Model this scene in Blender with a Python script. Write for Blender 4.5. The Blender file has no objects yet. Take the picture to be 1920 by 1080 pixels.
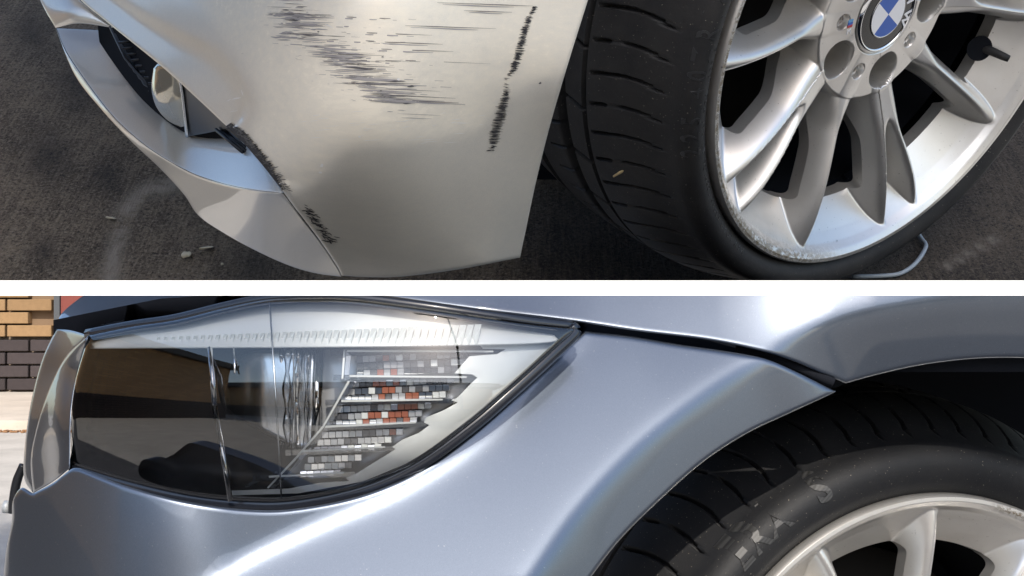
import bpy, bmesh, math, random
import numpy as np
from mathutils import Vector, Matrix
from mathutils.geometry import delaunay_2d_cdt
random.seed(7); rng = np.random.default_rng(7)
R = math.radians
scene = bpy.context.scene
col = scene.collection

# ------------------------------------------------------------------ camera, sky, sun, exposure
EYE = 0.80                                   # camera height above the pavement
cam_d = bpy.data.cameras.new('camera'); cam = bpy.data.objects.new('camera', cam_d); col.objects.link(cam)
cam_d.sensor_width = 36; cam_d.lens = 36*2318/1920
cam_d.clip_start = 0.05; cam_d.clip_end = 400
cam.location = (0, 0, EYE); cam.rotation_euler = (R(90), 0, 0)
scene.camera = cam
SUN = Vector((0.07, -0.80, 0.66)).normalized()
w = bpy.data.worlds.new('World'); scene.world = w; w.use_nodes = True
nt = w.node_tree; bg = nt.nodes['Background']
sky = nt.nodes.new('ShaderNodeTexSky'); sky.sky_type = 'NISHITA'; sky.sun_disc = False
sky.sun_elevation = math.asin(SUN.z); sky.sun_rotation = math.atan2(SUN.x, SUN.y)
sky.air_density = 1.0; sky.dust_density = 1.5; sky.ozone_density = 1.0
nt.links.new(sky.outputs[0], bg.inputs[0]); bg.inputs[1].default_value = 0.15
sl = bpy.data.lights.new('sun', 'SUN'); sl.energy = 2.8; sl.angle = R(0.6); sl.color = (1, .93, .83)
so = bpy.data.objects.new('sun', sl); col.objects.link(so)
so.rotation_euler = (-SUN).to_track_quat('-Z', 'Y').to_euler(); so.location = (-1, -3, 4)
vs = scene.view_settings
vs.view_transform = 'Standard'; vs.look = 'None'; vs.exposure = 0.9; vs.gamma = 1; vs.use_curve_mapping = False
scene.cycles.max_bounces = 10; scene.cycles.transparent_max_bounces = 16
scene.cycles.use_denoising = True
scene.cycles.sample_clamp_indirect = 6

# ------------------------------------------------------------------ helpers
F = 2318.0
def U(px, py, d):                            # a point at distance d seen in direction (px, py)
    return Vector(((px-960)/F*d, d, EYE+(540-py)/F*d))
def setp(o, label=None, cat=None, group=None, kind=None):
    if label: o['label'] = label
    if cat: o['category'] = cat
    if group: o['group'] = group
    if kind: o['kind'] = kind
    return o
def empty(name, loc=(0, 0, 0), parent=None, mat=None):
    o = bpy.data.objects.new(name, None); col.objects.link(o); o.empty_display_size = .05
    o.matrix_world = mat if mat else Matrix.Translation(loc)
    if parent: adopt(o, parent)
    return o
def wm(o):
    return (wm(o.parent) @ o.matrix_parent_inverse @ o.matrix_basis) if o.parent else o.matrix_basis.copy()
def adopt(o, parent):
    o.parent = parent; o.matrix_parent_inverse = wm(parent).inverted()
def mesh_obj(name, verts, faces, mat, parent=None, smooth=True, local=False, attr=None, sharp=None, normals=None):
    me = bpy.data.meshes.new(name)
    me.from_pydata([tuple(v) for v in verts], [], faces); me.update()
    if smooth: me.shade_smooth()
    if attr:
        for k, vals in attr.items():
            a = me.attributes.new(k, 'FLOAT', 'POINT'); a.data.foreach_set('value', np.asarray(vals, np.float32))
    if sharp is not None: me.set_sharp_from_angle(angle=R(sharp))
    if normals is not None: me.normals_split_custom_set_from_vertices([tuple(n) for n in normals])
    if isinstance(mat, (list, tuple)):
        for m in mat: me.materials.append(m)
    else: me.materials.append(mat)
    o = bpy.data.objects.new(name, me); col.objects.link(o)
    if parent:
        if local: o.parent = parent
        else: adopt(o, parent)
    return o

def cr(pts, n=10):                            # smooth open curve through pts
    P = [np.array(p, float) for p in pts]
    if len(P) < 3: return [tuple(p) for p in P]
    Q = [2*P[0]-P[1]] + P + [2*P[-1]-P[-2]]
    out = []
    for i in range(1, len(Q)-2):
        p0, p1, p2, p3 = Q[i-1:i+3]
        for k in range(n):
            t = k/n
            out.append(tuple(.5*((2*p1)+(-p0+p2)*t+(2*p0-5*p1+4*p2-p3)*t*t+(-p0+3*p1-3*p2+p3)*t**3)))
    out.append(tuple(P[-1])); return out
def loop(*segs):                              # closed outline from smooth segments sharing end points
    out = []
    for s in segs:
        for p in cr(s):
            if not out or abs(out[-1][0]-p[0])+abs(out[-1][1]-p[1]) > .3: out.append(p)
    if abs(out[0][0]-out[-1][0])+abs(out[0][1]-out[-1][1]) < .3: out.pop()
    return out
def resample(poly, step, closed=True):
    P = np.array(poly, float)
    if closed: P = np.vstack([P, P[:1]])
    out = []
    for a, b in zip(P[:-1], P[1:]):
        L = np.hypot(*(b-a)); n = max(1, int(round(L/step)))
        for k in range(n): out.append(a+(b-a)*k/n)
    if not closed: out.append(P[-1])
    return np.array(out)
def seg_dist(pts, poly, closed=True):         # unsigned distance and side
    P = np.array(poly, float)
    if closed: P = np.vstack([P, P[:1]])
    A = P[:-1]; B = P[1:]; D = B-A; L2 = (D**2).sum(1)+1e-12
    best = np.full(len(pts), 1e9); side = np.zeros(len(pts))
    for a, d, l2 in zip(A, D, L2):
        v = pts-a; t = np.clip((v@d)/l2, 0, 1); q = v-t[:, None]*d
        dd = np.hypot(q[:, 0], q[:, 1]); cz = d[0]*v[:, 1]-d[1]*v[:, 0]
        m = dd < best; best[m] = dd[m]; side[m] = np.sign(cz[m])
    return best, side
def inside(pts, poly):
    P = np.array(poly, float); Q = np.roll(P, -1, 0); c = np.zeros(len(pts), bool)
    x, y = pts[:, 0], pts[:, 1]
    for (x0, y0), (x1, y1) in zip(P, Q):
        if y0 == y1: continue
        m = (y0 > y) != (y1 > y)
        c ^= m & (x < (x1-x0)*(y-y0)/(y1-y0)+x0)
    return c
def sstep(a, b, x):
    t = np.clip((x-a)/(b-a), 0, 1); return t*t*(3-2*t)
class TPS:                                    # smooth surface through measured (x, y, distance) points
    def __init__(s, pts, lam=1e-4):
        p = np.array(pts, float); s.c = p[:, :2]/500; n = len(p)
        K = s.k(s.c[:, None]-s.c[None]); K += np.eye(n)*lam
        A = np.zeros((n+3, n+3)); A[:n, :n] = K; A[:n, n] = 1; A[:n, n+1:] = s.c; A[n, :n] = 1; A[n+1:, :n] = s.c.T
        s.w = np.linalg.solve(A, np.concatenate([p[:, 2], [0, 0, 0]]))
    @staticmethod
    def k(d):
        r2 = (d**2).sum(-1); return .5*r2*np.log(r2+1e-12)
    def __call__(s, q):
        q = np.asarray(q, float)/500; n = len(s.c)
        return s.k(q[:, None]-s.c[None])@s.w[:n]+s.w[n]+q@s.w[n+1:]

def panel(name, outline, depth, mat, parent, step=14, thick=.004, er=5, attr=None, local=False, skirt=True, fine=True):
    """a pressed panel: outline and distance field give its front, edges rolled back, with a real rim"""
    B = resample(outline, 5)
    x0, y0 = B.min(0); x1, y1 = B.max(0)
    gx, gy = np.meshgrid(np.arange(x0+step*.37, x1, step), np.arange(y0+step*.41, y1, step))
    gx = gx+(np.arange(gx.shape[0])%2)[:, None]*step*.5
    G = np.stack([gx.ravel(), gy.ravel()], 1); G = G[inside(G, B)]
    dist, _ = seg_dist(G, B); G = G[dist > (er+5 if fine else step*.5)]
    cand = []
    if fine:
        T = np.roll(B, -1, 0)-np.roll(B, 1, 0); T /= np.hypot(T[:, 0], T[:, 1])[:, None]+1e-9
        N = np.stack([-T[:, 1], T[:, 0]], 1)
        if not inside((B+N*2)[len(B)//3:len(B)//3+9], B).sum() > 4: N = -N
        for k, dd in enumerate((er*.25, er*.6, er*1.05, er+4)):
            C = B+N*dd
            C = C[inside(C, B)]
            d2, _ = seg_dist(C, B); C = C[d2 > dd*.93]
            cand.append(C)
    allp = np.vstack([B]+cand+[G])
    key = {}; keep = []
    for i, p in enumerate(allp):
        k = (round(p[0]*1.2), round(p[1]*1.2))
        if i < len(B) or k not in key: keep.append(i)
        key[k] = 1
    allp = allp[keep]; nb = len(B)
    res = delaunay_2d_cdt([Vector(p) for p in allp], [], [list(range(nb))], 1, 1e-5)
    V = np.array([tuple(v) for v in res[0]]); faces = [list(f) for f in res[2]]
    d, _ = seg_dist(V, B)
    t = depth(V)
    e = np.clip(er-d, 0, er)
    t = t+(er-np.sqrt(np.maximum(er*er-e*e, 0)))*.00045
    verts = [U(p[0], p[1], tt) for p, tt in zip(V, t)]
    out = []
    for f in faces:
        a, b, c = (V[i] for i in f[:3])
        cz = (b[0]-a[0])*(c[1]-a[1])-(b[1]-a[1])*(c[0]-a[0])
        out.append(f[::-1] if cz > 0 else f)
    at = {k: np.asarray(fn(V), float) for k, fn in (attr or {}).items()}
    if skirt:
        cnt = {}
        for f in out:
            for i in range(len(f)):
                a, b = f[i], f[(i+1) % len(f)]
                if (b, a) in cnt: del cnt[(b, a)]
                else: cnt[(a, b)] = 1
        m = {}
        def back(i, k):
            key_ = (i, k)
            if key_ not in m:
                v = U(V[i][0], V[i][1], t[i]+(thick if k else 0)); m[key_] = len(verts); verts.append(v)
                for kk in at: at[kk] = np.append(at[kk], at[kk][i])
            return m[key_]
        for a, b in cnt: out.append([back(b, 0), back(a, 0), back(a, 1), back(b, 1)])
    return mesh_obj(name, verts, out, mat, parent, attr=at, local=local)

def tube(pts, rad, n=8, closed=False):        # pts Vectors; returns verts, faces
    V = []; Fc = []; P = [Vector(p) for p in pts]; m = len(P)
    for i, p in enumerate(P):
        t = (P[min(i+1, m-1)]-P[max(i-1, 0)]).normalized()
        s = t.cross(Vector((0.13, .31, .94))).normalized(); q = t.cross(s)
        r = rad[i] if isinstance(rad, (list, tuple)) else rad
        for k in range(n):
            a = 2*math.pi*k/n; V.append(p+s*math.cos(a)*r+q*math.sin(a)*r)
    for i in range(m-1):
        for k in range(n):
            Fc.append([i*n+k, i*n+(k+1) % n, (i+1)*n+(k+1) % n, (i+1)*n+k])
    Fc.append(list(range(n))[::-1]); Fc.append([(m-1)*n+k for k in range(n)])
    return V, Fc
def bx(c, dx, dy, dz):                        # box from centre and three half-axis Vectors
    c = Vector(c); V = []
    for a in (-1, 1):
        for b in (-1, 1):
            for e in (-1, 1): V.append(c+dx*a+dy*b+dz*e)
    Fc = [[0, 1, 3, 2], [4, 6, 7, 5], [0, 4, 5, 1], [2, 3, 7, 6], [0, 2, 6, 4], [1, 5, 7, 3]]
    return V, Fc
X, Y, Z = Vector((1, 0, 0)), Vector((0, 1, 0)), Vector((0, 0, 1))
def joinvf(parts):
    V = []; Fc = []
    for v, f in parts:
        o = len(V); V += list(v); Fc += [[i+o for i in q] for q in f]
    return V, Fc

# ------------------------------------------------------------------ materials
def material(name, base=(.5, .5, .5), rough=.5, metal=0., coat=0., coat_r=.03, spec=.5, ior=1.5):
    m = bpy.data.materials.new(name); m.use_nodes = True
    b = m.node_tree.nodes['Principled BSDF']
    b.inputs['Base Color'].default_value = (*base, 1); b.inputs['Roughness'].default_value = rough
    b.inputs['Metallic'].default_value = metal; b.inputs['Coat Weight'].default_value = coat
    b.inputs['Coat Roughness'].default_value = coat_r; b.inputs['Specular IOR Level'].default_value = spec
    return m
class N:
    def __init__(s, m): s.m = m; s.t = m.node_tree; s.b = s.t.nodes['Principled BSDF']
    def node(s, typ, **kw):
        n = s.t.nodes.new(typ)
        for k, v in kw.items(): setattr(n, k, v)
        return n
    def link(s, a, b): s.t.links.new(a, b)
    def coord(s, scale=(1, 1, 1), rot=(0, 0, 0)):
        tc = s.node('ShaderNodeTexCoord'); mp = s.node('ShaderNodeMapping')
        mp.inputs['Scale'].default_value = scale; mp.inputs['Rotation'].default_value = rot
        s.link(tc.outputs['Object'], mp.inputs[0]); return mp.outputs[0]
    def noise(s, vec, scale, detail=4, rough=.55, out='Fac'):
        n = s.node('ShaderNodeTexNoise'); n.inputs['Scale'].default_value = scale; n.inputs['Detail'].default_value = detail
        n.inputs['Roughness'].default_value = rough
        s.link(vec, n.inputs['Vector']); return n.outputs[out]
    def ramp(s, fac, *stops):
        r = s.node('ShaderNodeValToRGB'); e = r.color_ramp.elements
        while len(e) < len(stops): e.new(.5)
        for el, (p, c) in zip(e, stops):
            el.position = p; el.color = (c, c, c, 1) if isinstance(c, (int, float)) else (*c, 1)
        s.link(fac, r.inputs[0]); return r.outputs[0]
    def mix(s, fac, a, b, mode='MIX'):
        n = s.node('ShaderNodeMix', data_type='RGBA', blend_type=mode)
        for sock, v in ((n.inputs[0], fac), (n.inputs[6], a), (n.inputs[7], b)):
            if isinstance(v, (int, float)): sock.default_value = v
            elif isinstance(v, (tuple, list)): sock.default_value = (*v, 1)
            else: s.link(v, sock)
        return n.outputs[2]
    def math(s, op, a, b=0.):
        n = s.node('ShaderNodeMath', operation=op)
        for sock, v in ((n.inputs[0], a), (n.inputs[1], b)):
            if isinstance(v, (int, float)): sock.default_value = v
            else: s.link(v, sock)
        return n.outputs[0]
    def attr(s, name):
        a = s.node('ShaderNodeAttribute'); a.attribute_name = name; return a.outputs['Fac']
    def bump(s, h, strength=.3, dist=.001):
        n = s.node('ShaderNodeBump'); n.inputs['Strength'].default_value = strength; n.inputs['Distance'].default_value = dist
        s.link(h, n.inputs['Height']); return n.outputs[0]

def paint(name, base, sunlit_dust=None, metal=.75, rough=.38, coat_r=.04, specks=.15):
    m = material(name, base, rough, metal, 1.0, coat_r); g = N(m); v = g.coord()
    fl = g.noise(v, 2600, 1, .5)
    c1 = g.ramp(fl, (.3, tuple(x*.86 for x in base)), (.7, tuple(min(1, x*1.12) for x in base)))
    sp = g.ramp(g.noise(v, 420, 2, .6), (.70, 0.), (.76, 1.))
    c = g.mix(g.math('MULTIPLY', sp, specks), c1, (.75, .72, .66))
    if sunlit_dust:  # dust film whose colour also brightens the sunlit part of the panel
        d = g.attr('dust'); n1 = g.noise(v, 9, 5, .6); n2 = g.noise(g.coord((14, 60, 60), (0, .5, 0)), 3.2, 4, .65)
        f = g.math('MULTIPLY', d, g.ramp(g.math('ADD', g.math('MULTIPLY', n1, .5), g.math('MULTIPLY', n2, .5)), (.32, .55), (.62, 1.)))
        c = g.mix(g.math('MULTIPLY', f, .8), c, sunlit_dust)
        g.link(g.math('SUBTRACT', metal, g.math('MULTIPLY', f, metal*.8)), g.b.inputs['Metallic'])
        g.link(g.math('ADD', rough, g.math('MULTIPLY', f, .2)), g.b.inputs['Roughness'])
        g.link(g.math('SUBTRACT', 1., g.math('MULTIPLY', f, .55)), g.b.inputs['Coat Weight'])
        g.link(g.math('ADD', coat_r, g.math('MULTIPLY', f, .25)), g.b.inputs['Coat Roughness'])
    g.link(c, g.b.inputs['Base Color'])
    g.link(g.bump(fl, .07, .0005), g.b.inputs['Normal'])
    return m
M = {}
M['paintA'] = paint('silver_paint_warm', (.64, .615, .56), sunlit_dust=(.86, .775, .62), metal=.6, rough=.37)
M['paintB'] = paint('silver_blue_paint', (.122, .143, .178), metal=.92, rough=.33)
M['black'] = material('black_trim', (.012, .013, .016), .35, spec=.4)
M['well'] = material('wheel_well_plastic', (.008, .009, .012), .85, spec=.1)
M['gasket'] = material('rubber_gasket', (.012, .014, .02), .25, coat=.4)
def alloy():
    m = material('alloy_silver', (.66, .64, .61), .40, .80, .4, .15); g = N(m); v = g.coord()
    d = g.ramp(g.noise(v, 210, 3, .7), (.66, 0.), (.74, 1.)); br = g.ramp(g.noise(v, 7, 5, .6), (.42, 0.), (.7, .5))
    c = g.mix(br, (.70, .68, .645), (.52, .475, .42)); c = g.mix(g.math('MULTIPLY', d, .6), c, (.07, .055, .04))
    rs = g.attr('rash'); rn = g.noise(g.coord((1, 1, 1)), 160, 5, .75)
    rf = g.math('MULTIPLY', rs, g.ramp(rn, (.45, 0.), (.53, 1.)))
    c = g.mix(rf, c, (.30, .25, .18)); g.link(c, g.b.inputs['Base Color'])
    g.link(g.math('ADD', .34, g.math('MULTIPLY', rf, .3)), g.b.inputs['Roughness'])
    h = g.math('ADD', g.math('MULTIPLY', rf, -1.), g.math('MULTIPLY', g.noise(v, 1500, 1), .06))
    g.link(g.bump(h, .6, .0012), g.b.inputs['Normal']); return m
M['alloy'] = alloy()
def rubber(name, base, dust, amt):
    m = material(name, base, .62, 0, spec=.35); g = N(m); v = g.coord()
    c = g.mix(g.ramp(g.noise(v, 16, 6, .65), (.35, 0.), (.75, amt)), base, dust)
    sp = g.ramp(g.noise(v, 330, 2, .6), (.70, 0.), (.735, 1.))
    c = g.mix(g.math('MULTIPLY', sp, .45), c, (.35, .31, .25)); g.link(c, g.b.inputs['Base Color'])
    h = g.math('ADD', g.noise(v, 90, 5, .7), g.math('MULTIPLY', g.noise(v, 700, 2), .4))
    g.link(g.bump(h, .35, .0012), g.b.inputs['Normal']); return m
M['rubber'] = rubber('tyre_rubber', (.013, .013, .014), (.045, .041, .037), .6)
M['rubberB'] = rubber('tyre_rubber_clean', (.006, .0065, .008), (.016, .0155, .0155), .6)
M['letter'] = material('moulded_rubber', (.040, .040, .041), .5, spec=.5)
g = N(M['letter']); wv_ = g.node('ShaderNodeTexWave'); wv_.inputs['Scale'].default_value = 90; wv_.inputs['Distortion'].default_value = 0
g.link(g.coord((1, 1, 1), (0, 0, .6)), wv_.inputs[0]); g.link(g.mix(wv_.outputs['Fac'], (.010, .010, .010), (.028, .028, .028)), g.b.inputs['Base Color'])
M['letter_dark'] = material('moulded_rubber_dark', (.026, .026, .027), .45)
M['disc'] = material('brake_metal', (.05, .045, .04), .5, .6)
M['chrome'] = material('chrome', (.80, .80, .80), .06, 1.)
M['chrome_soft'] = material('satin_chrome', (.70, .71, .72), .22, 1.)
M['reflector'] = material('reflector_silver', (.60, .61, .63), .3, .6)
M['bezel'] = material('silver_bezel', (.54, .56, .56), .5, .2, 0)
M['dark_in'] = material('lamp_interior_black', (.010, .008, .007), .5, spec=.2)
M['amber'] = material('amber_reflection', (.26, .085, .05), .25, coat=1)
M['white'] = material('white_board', (.90, .90, .90), .6)
M['blue'] = material('emblem_blue', (.004, .085, .42), .3, coat=.2)
M['ewhite'] = material('emblem_white', (.78, .78, .80), .2, coat=1)
M['eblack'] = material('emblem_black', (.006, .006, .006), .22, coat=.3)
M['tred'] = material('emblem_red', (.45, .03, .04), .3); M['tlight'] = material('emblem_light_blue', (.10, .30, .55), .3)
M['gouge'] = material('exposed_bumper_plastic', (.035, .033, .034), .8)
M['scratch'] = material('scratch_dark', (.085, .08, .085), .7)
M['scratch_l'] = material('scratch_pale', (.34, .32, .31), .6)
M['scuff'] = material('pale_scuff', (.72, .70, .66), .5)
def glass(name, rough=.0, tint=(1, 1, 1), refl=1.0, ior=1.5):
    m = bpy.data.materials.new(name); m.use_nodes = True; t = m.node_tree; t.nodes.clear()
    o = t.nodes.new('ShaderNodeOutputMaterial'); mx = t.nodes.new('ShaderNodeMixShader')
    tr = t.nodes.new('ShaderNodeBsdfTransparent'); gl = t.nodes.new('ShaderNodeBsdfGlossy'); fr = t.nodes.new('ShaderNodeFresnel')
    fr.inputs[0].default_value = ior; tr.inputs[0].default_value = (*tint, 1); gl.inputs['Roughness'].default_value = rough
    mu = t.nodes.new('ShaderNodeMath'); mu.operation = 'MULTIPLY'; mu.inputs[1].default_value = refl; mu.use_clamp = True
    t.links.new(fr.outputs[0], mu.inputs[0]); t.links.new(mu.outputs[0], mx.inputs[0])
    t.links.new(tr.outputs[0], mx.inputs[1]); t.links.new(gl.outputs[0], mx.inputs[2]); t.links.new(mx.outputs[0], o.inputs[0])
    return m
M['lens'] = glass('headlight_cover_glass', .0, (.97, .98, .98), 2.7, 1.5)
M['clear'] = glass('clear_plastic', .03, (.80, .81, .83), 5.0, 1.5)
M['frost'] = material('frosted_strip', (.74, .78, .78), .3, .0, .5)
M['fog'] = material('fog_lamp_glass', (.40, .37, .29), .12, .55, 1.)

def concrete():
    m = material('stained_concrete', (.1, .08, .07), .85, spec=.25); g = N(m)
    v = g.coord()
    br = g.noise(g.coord((34, 2.2, 2.2), (0, -.16, .05)), 5, 6, .7)
    big = g.noise(v, 4.2, 6, .62); sp = g.noise(v, 210, 5, .85); mid = g.noise(v, 22, 5, .7)
    c = g.ramp(big, (.36, (.090, .070, .048)), (.50, (.155, .121, .084)), (.68, (.235, .182, .125)))
    c = g.mix(g.ramp(mid, (.38, .0), (.72, .55)), c, (.046, .036, .029))
    c = g.mix(g.ramp(br, (.47, 0.), (.60, .42)), c, (.27, .215, .155))
    c = g.mix(g.ramp(sp, (.54, 0.), (.60, .8)), c, (.30, .25, .19))
    c = g.mix(g.ramp(sp, (.40, .95), (.455, 0.)), c, (.012, .010, .009))
    c = g.mix(g.attr('oil'), c, (.012, .011, .011))  # dark stains together with the painted shade of the car
    c = g.mix(g.math('MULTIPLY', g.attr('pale'), g.ramp(mid, (.35, 0.), (.6, 1.))), c, (.30, .26, .21))
    g.link(c, g.b.inputs['Base Color'])
    h = g.math('ADD', g.math('MULTIPLY', br, .6), g.math('ADD', g.math('MULTIPLY', sp, .5), g.math('MULTIPLY', mid, .5)))
    g.link(g.bump(h, 1., .008), g.b.inputs['Normal']); return m
M['concrete'] = concrete()
def pave(name, base):
    m = material(name, base, .9, spec=.2); g = N(m); v = g.coord()
    c = g.mix(g.ramp(g.noise(v, 3, 6, .65), (.3, 0.), (.7, 1.)), tuple(x*.8 for x in base), tuple(x*1.1 for x in base))
    c = g.mix(g.ramp(g.noise(v, 70, 4, .7), (.6, 0.), (.75, .4)), c, (.2, .17, .13)); g.link(c, g.b.inputs['Base Color'])
    g.link(g.bump(g.noise(v, 60, 4), .3, .003), g.b.inputs['Normal']); return m
M['pave'] = pave('pale_pavement', (.46, .43, .38)); M['reflection_darkener'] = pave('dark_reflected_ground', (.10, .10, .105)); M['kerb'] = pave('kerb_concrete', (.52, .46, .38))
def brickm(name, base, var):
    m = material(name, base, .85, spec=.25); g = N(m); v = g.coord()
    oi = g.node('ShaderNodeObjectInfo').outputs['Random']
    c = g.mix(oi, tuple(x*(1-var) for x in base), tuple(x*(1+var) for x in base))
    c = g.mix(g.ramp(g.noise(v, 30, 4, .7), (.4, 0.), (.8, .4)), c, tuple(x*.6 for x in base)); g.link(c, g.b.inputs['Base Color'])
    g.link(g.bump(g.noise(v, 60, 4), .3, .003), g.b.inputs['Normal']); return m
M['brickY'] = brickm('yellow_brick', (.24, .150, .075), .15); M['brickD'] = brickm('dark_brick', (.045, .036, .036), .3)
M['mortar'] = material('mortar', (.22, .17, .13), .9); M['mortarY'] = material('mortar_yellow', (.19, .125, .075), .9)
def brickwall(name, c1, c2, mort):
    m = material(name, c1, .85, spec=.2); g = N(m)
    tc = g.node('ShaderNodeTexCoord'); sx = g.node('ShaderNodeSeparateXYZ'); cx = g.node('ShaderNodeCombineXYZ')
    g.link(tc.outputs['Object'], sx.inputs[0])
    g.link(g.math('ADD', sx.outputs[0], sx.outputs[1]), cx.inputs[0]); g.link(sx.outputs[2], cx.inputs[1])
    b = g.node('ShaderNodeTexBrick'); b.inputs['Scale'].default_value = 1; b.inputs['Brick Width'].default_value = .32
    b.inputs['Row Height'].default_value = .092; b.inputs['Mortar Size'].default_value = .008
    b.inputs['Color1'].default_value = (*c1, 1); b.inputs['Color2'].default_value = (*c2, 1); b.inputs['Mortar'].default_value = (*mort, 1)
    g.link(cx.outputs[0], b.inputs['Vector']); g.link(b.outputs['Color'], g.b.inputs['Base Color'])
    g.link(g.bump(b.outputs['Fac'], -.6, .01), g.b.inputs['Normal']); return m
M['wallY'] = brickwall('yellow_brick_far', (.60, .36, .17), (.46, .27, .13), (.36, .26, .17))
M['wallD'] = brickwall('dark_brick_far', (.05, .038, .036), (.03, .024, .024), (.14, .11, .09))
M['redpaint'] = material('red_brown_paint', (.16, .035, .025), .5)
M['greyroof'] = material('dark_fascia', (.06, .065, .07), .6)
M['leaf'] = material('dry_husk', (.50, .45, .33), .8); M['straw'] = material('dry_straw', (.55, .42, .22), .7)
M['strip'] = material('grey_plastic_strip', (.36, .40, .43), .4)
M['bark'] = material('bark', (.09, .065, .045), .9); M['leafgreen'] = material('tree_leaves', (.06, .10, .03), .6)
M['litter'] = material('leaf_litter', (.25, .13, .06), .9)

# ------------------------------------------------------------------ setting: pavement, kerb, brick buildings
def plane(name, x0, x1, y0, y1, z, mat, **kw):
    o = mesh_obj(name, [(x0, y0, z), (x1, y0, z), (x1, y1, z), (x0, y1, z)], [[0, 1, 2, 3]], mat, smooth=False)
    return setp(o, kind='structure', **kw)
plane('ground', -60, 60, -60, 60, -.13, M['pave'])
plane('road', -30, 30, -30, 6.9, 0, M['pave'])
plane('reflection_darkener', -12, 12, -.1, 1.6, .004, M['reflection_darkener'])  # unseen dark strip, added so the lower flanks reflect less light
v, f = bx((-1, 7.9, -.03), X*20, Y*1.0, Z*.09)
kerb = setp(mesh_obj('pavement', v, f, M['kerb'], smooth=False), kind='structure')
v, f = joinvf([bx((random.uniform(-4, -2.4), 6.86+random.gauss(0, .02), .006), X*random.uniform(.006, .02), Y*random.uniform(.006, .015), Z*.004) for _ in range(150)])
setp(mesh_obj('leaf_litter', v, f, M['litter'], smooth=False), 'brown leaf crumbs gathered in the gutter along the pale kerb', 'leaf litter', kind='stuff')

WALLY = 8.8; BASE = .06
wall = empty('brick_building', (-3.4, WALLY, BASE))
setp(wall, 'yellow brick building with dark brick plinth behind the front of the lower car', 'building')
HROW = .092
v, f = bx((-1.5, WALLY+.16, BASE+.19), X*6.5, Y*.10, Z*(.20)); mesh_obj('plinth_wall', v, f, M['mortar'], wall, smooth=False)
v, f = bx((-1.5, WALLY+.16, BASE+.39+1.4), X*6.5, Y*.10, Z*1.4); mesh_obj('upper_wall', v, f, M['mortarY'], wall, smooth=False)
bme = {}
for row in range(11):
    dark = row < 4
    key = 'D' if dark else 'Y'
    for i in range(6):
        cx = -4.75+i*.33+(row % 2)*.165
        if cx+.155 > -3.26 and not dark: continue
        if key not in bme:
            v, f = bx((0, 0, 0), X*.157, Y*.05, Z*.040)
            bm = bmesh.new(); vs_ = [bm.verts.new(p) for p in v]
            for q in f: bm.faces.new([vs_[k] for k in q])
            bmesh.ops.bevel(bm, geom=bm.edges[:], offset=.004, segments=1, affect='EDGES')
            me = bpy.data.meshes.new('brick'); bm.to_mesh(me); bm.free(); me.materials.append(M['brick'+key]); bme[key] = me
        b = bpy.data.objects.new('brick', bme[key]); col.objects.link(b)
        b.location = (cx, WALLY+.03+random.uniform(-.003, .003), BASE+.055+row*HROW+(0.012 if not dark else 0)); adopt(b, wall)
v, f = bx((-2.86, WALLY+.0, BASE+1.45), X*.34, Y*.03, Z*1.05); mesh_obj('door_panel', v, f, M['redpaint'], wall, smooth=False)
v, f = bx((-3.225, WALLY+.0, BASE+1.45), X*.02, Y*.045, Z*1.05); mesh_obj('door_frame', v, f, M['greyroof'], wall, smooth=False)

def street_building(name, x0, x1, y, label, hy=1.6, ht=2.5, facing=1):
    b = empty(name, ((x0+x1)/2, y, 0)); setp(b, label, 'building')
    cx, hx = (x0+x1)/2, (x1-x0)/2
    v, f = bx((cx, y-.2*facing, .45), X*hx, Y*.2, Z*.45); mesh_obj('plinth', v, f, M['wallD'], b, smooth=False)
    v, f = bx((cx, y-.22*facing, .9+(ht-.9)/2), X*hx, Y*.2, Z*((ht-.9)/2)); mesh_obj('wall', v, f, M['wallY'], b, smooth=False)
    v, f = bx((cx, y+.2*facing, ht+.15), X*(hx+.3), Y*.6, Z*.15); mesh_obj('roof_fascia', v, f, M['greyroof'], b, smooth=False)
    for k in range(int((x1-x0)/9)):
        xx = x0+4.5+k*9
        v, f = bx((xx, y+.03*facing, 1.75), X*.45, Y*.03, Z*.45); mesh_obj('window', v, f, M['gasket'], b, smooth=False)
    return b
street_building('brick_building', -30, 6, -9.0, 'long low yellow brick building facing the lower car from across the road')
sb = empty('brick_building', (-9.5, 1, 0)); setp(sb, 'brown brick building side on, left of the street the lower car stands in', 'building')
v, f = bx((-9.7, 1.2, .45), X*.2, Y*7.0, Z*.45); mesh_obj('plinth', v, f, M['wallD'], sb, smooth=False)
v, f = bx((-9.72, 1.2, 2.0), X*.2, Y*7.0, Z*1.1); mesh_obj('wall', v, f, M['wallY'], sb, smooth=False)
v, f = bx((-9.7, 1.2, 3.25), X*.5, Y*7.2, Z*.14); mesh_obj('roof_fascia', v, f, M['greyroof'], sb, smooth=False)

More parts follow.
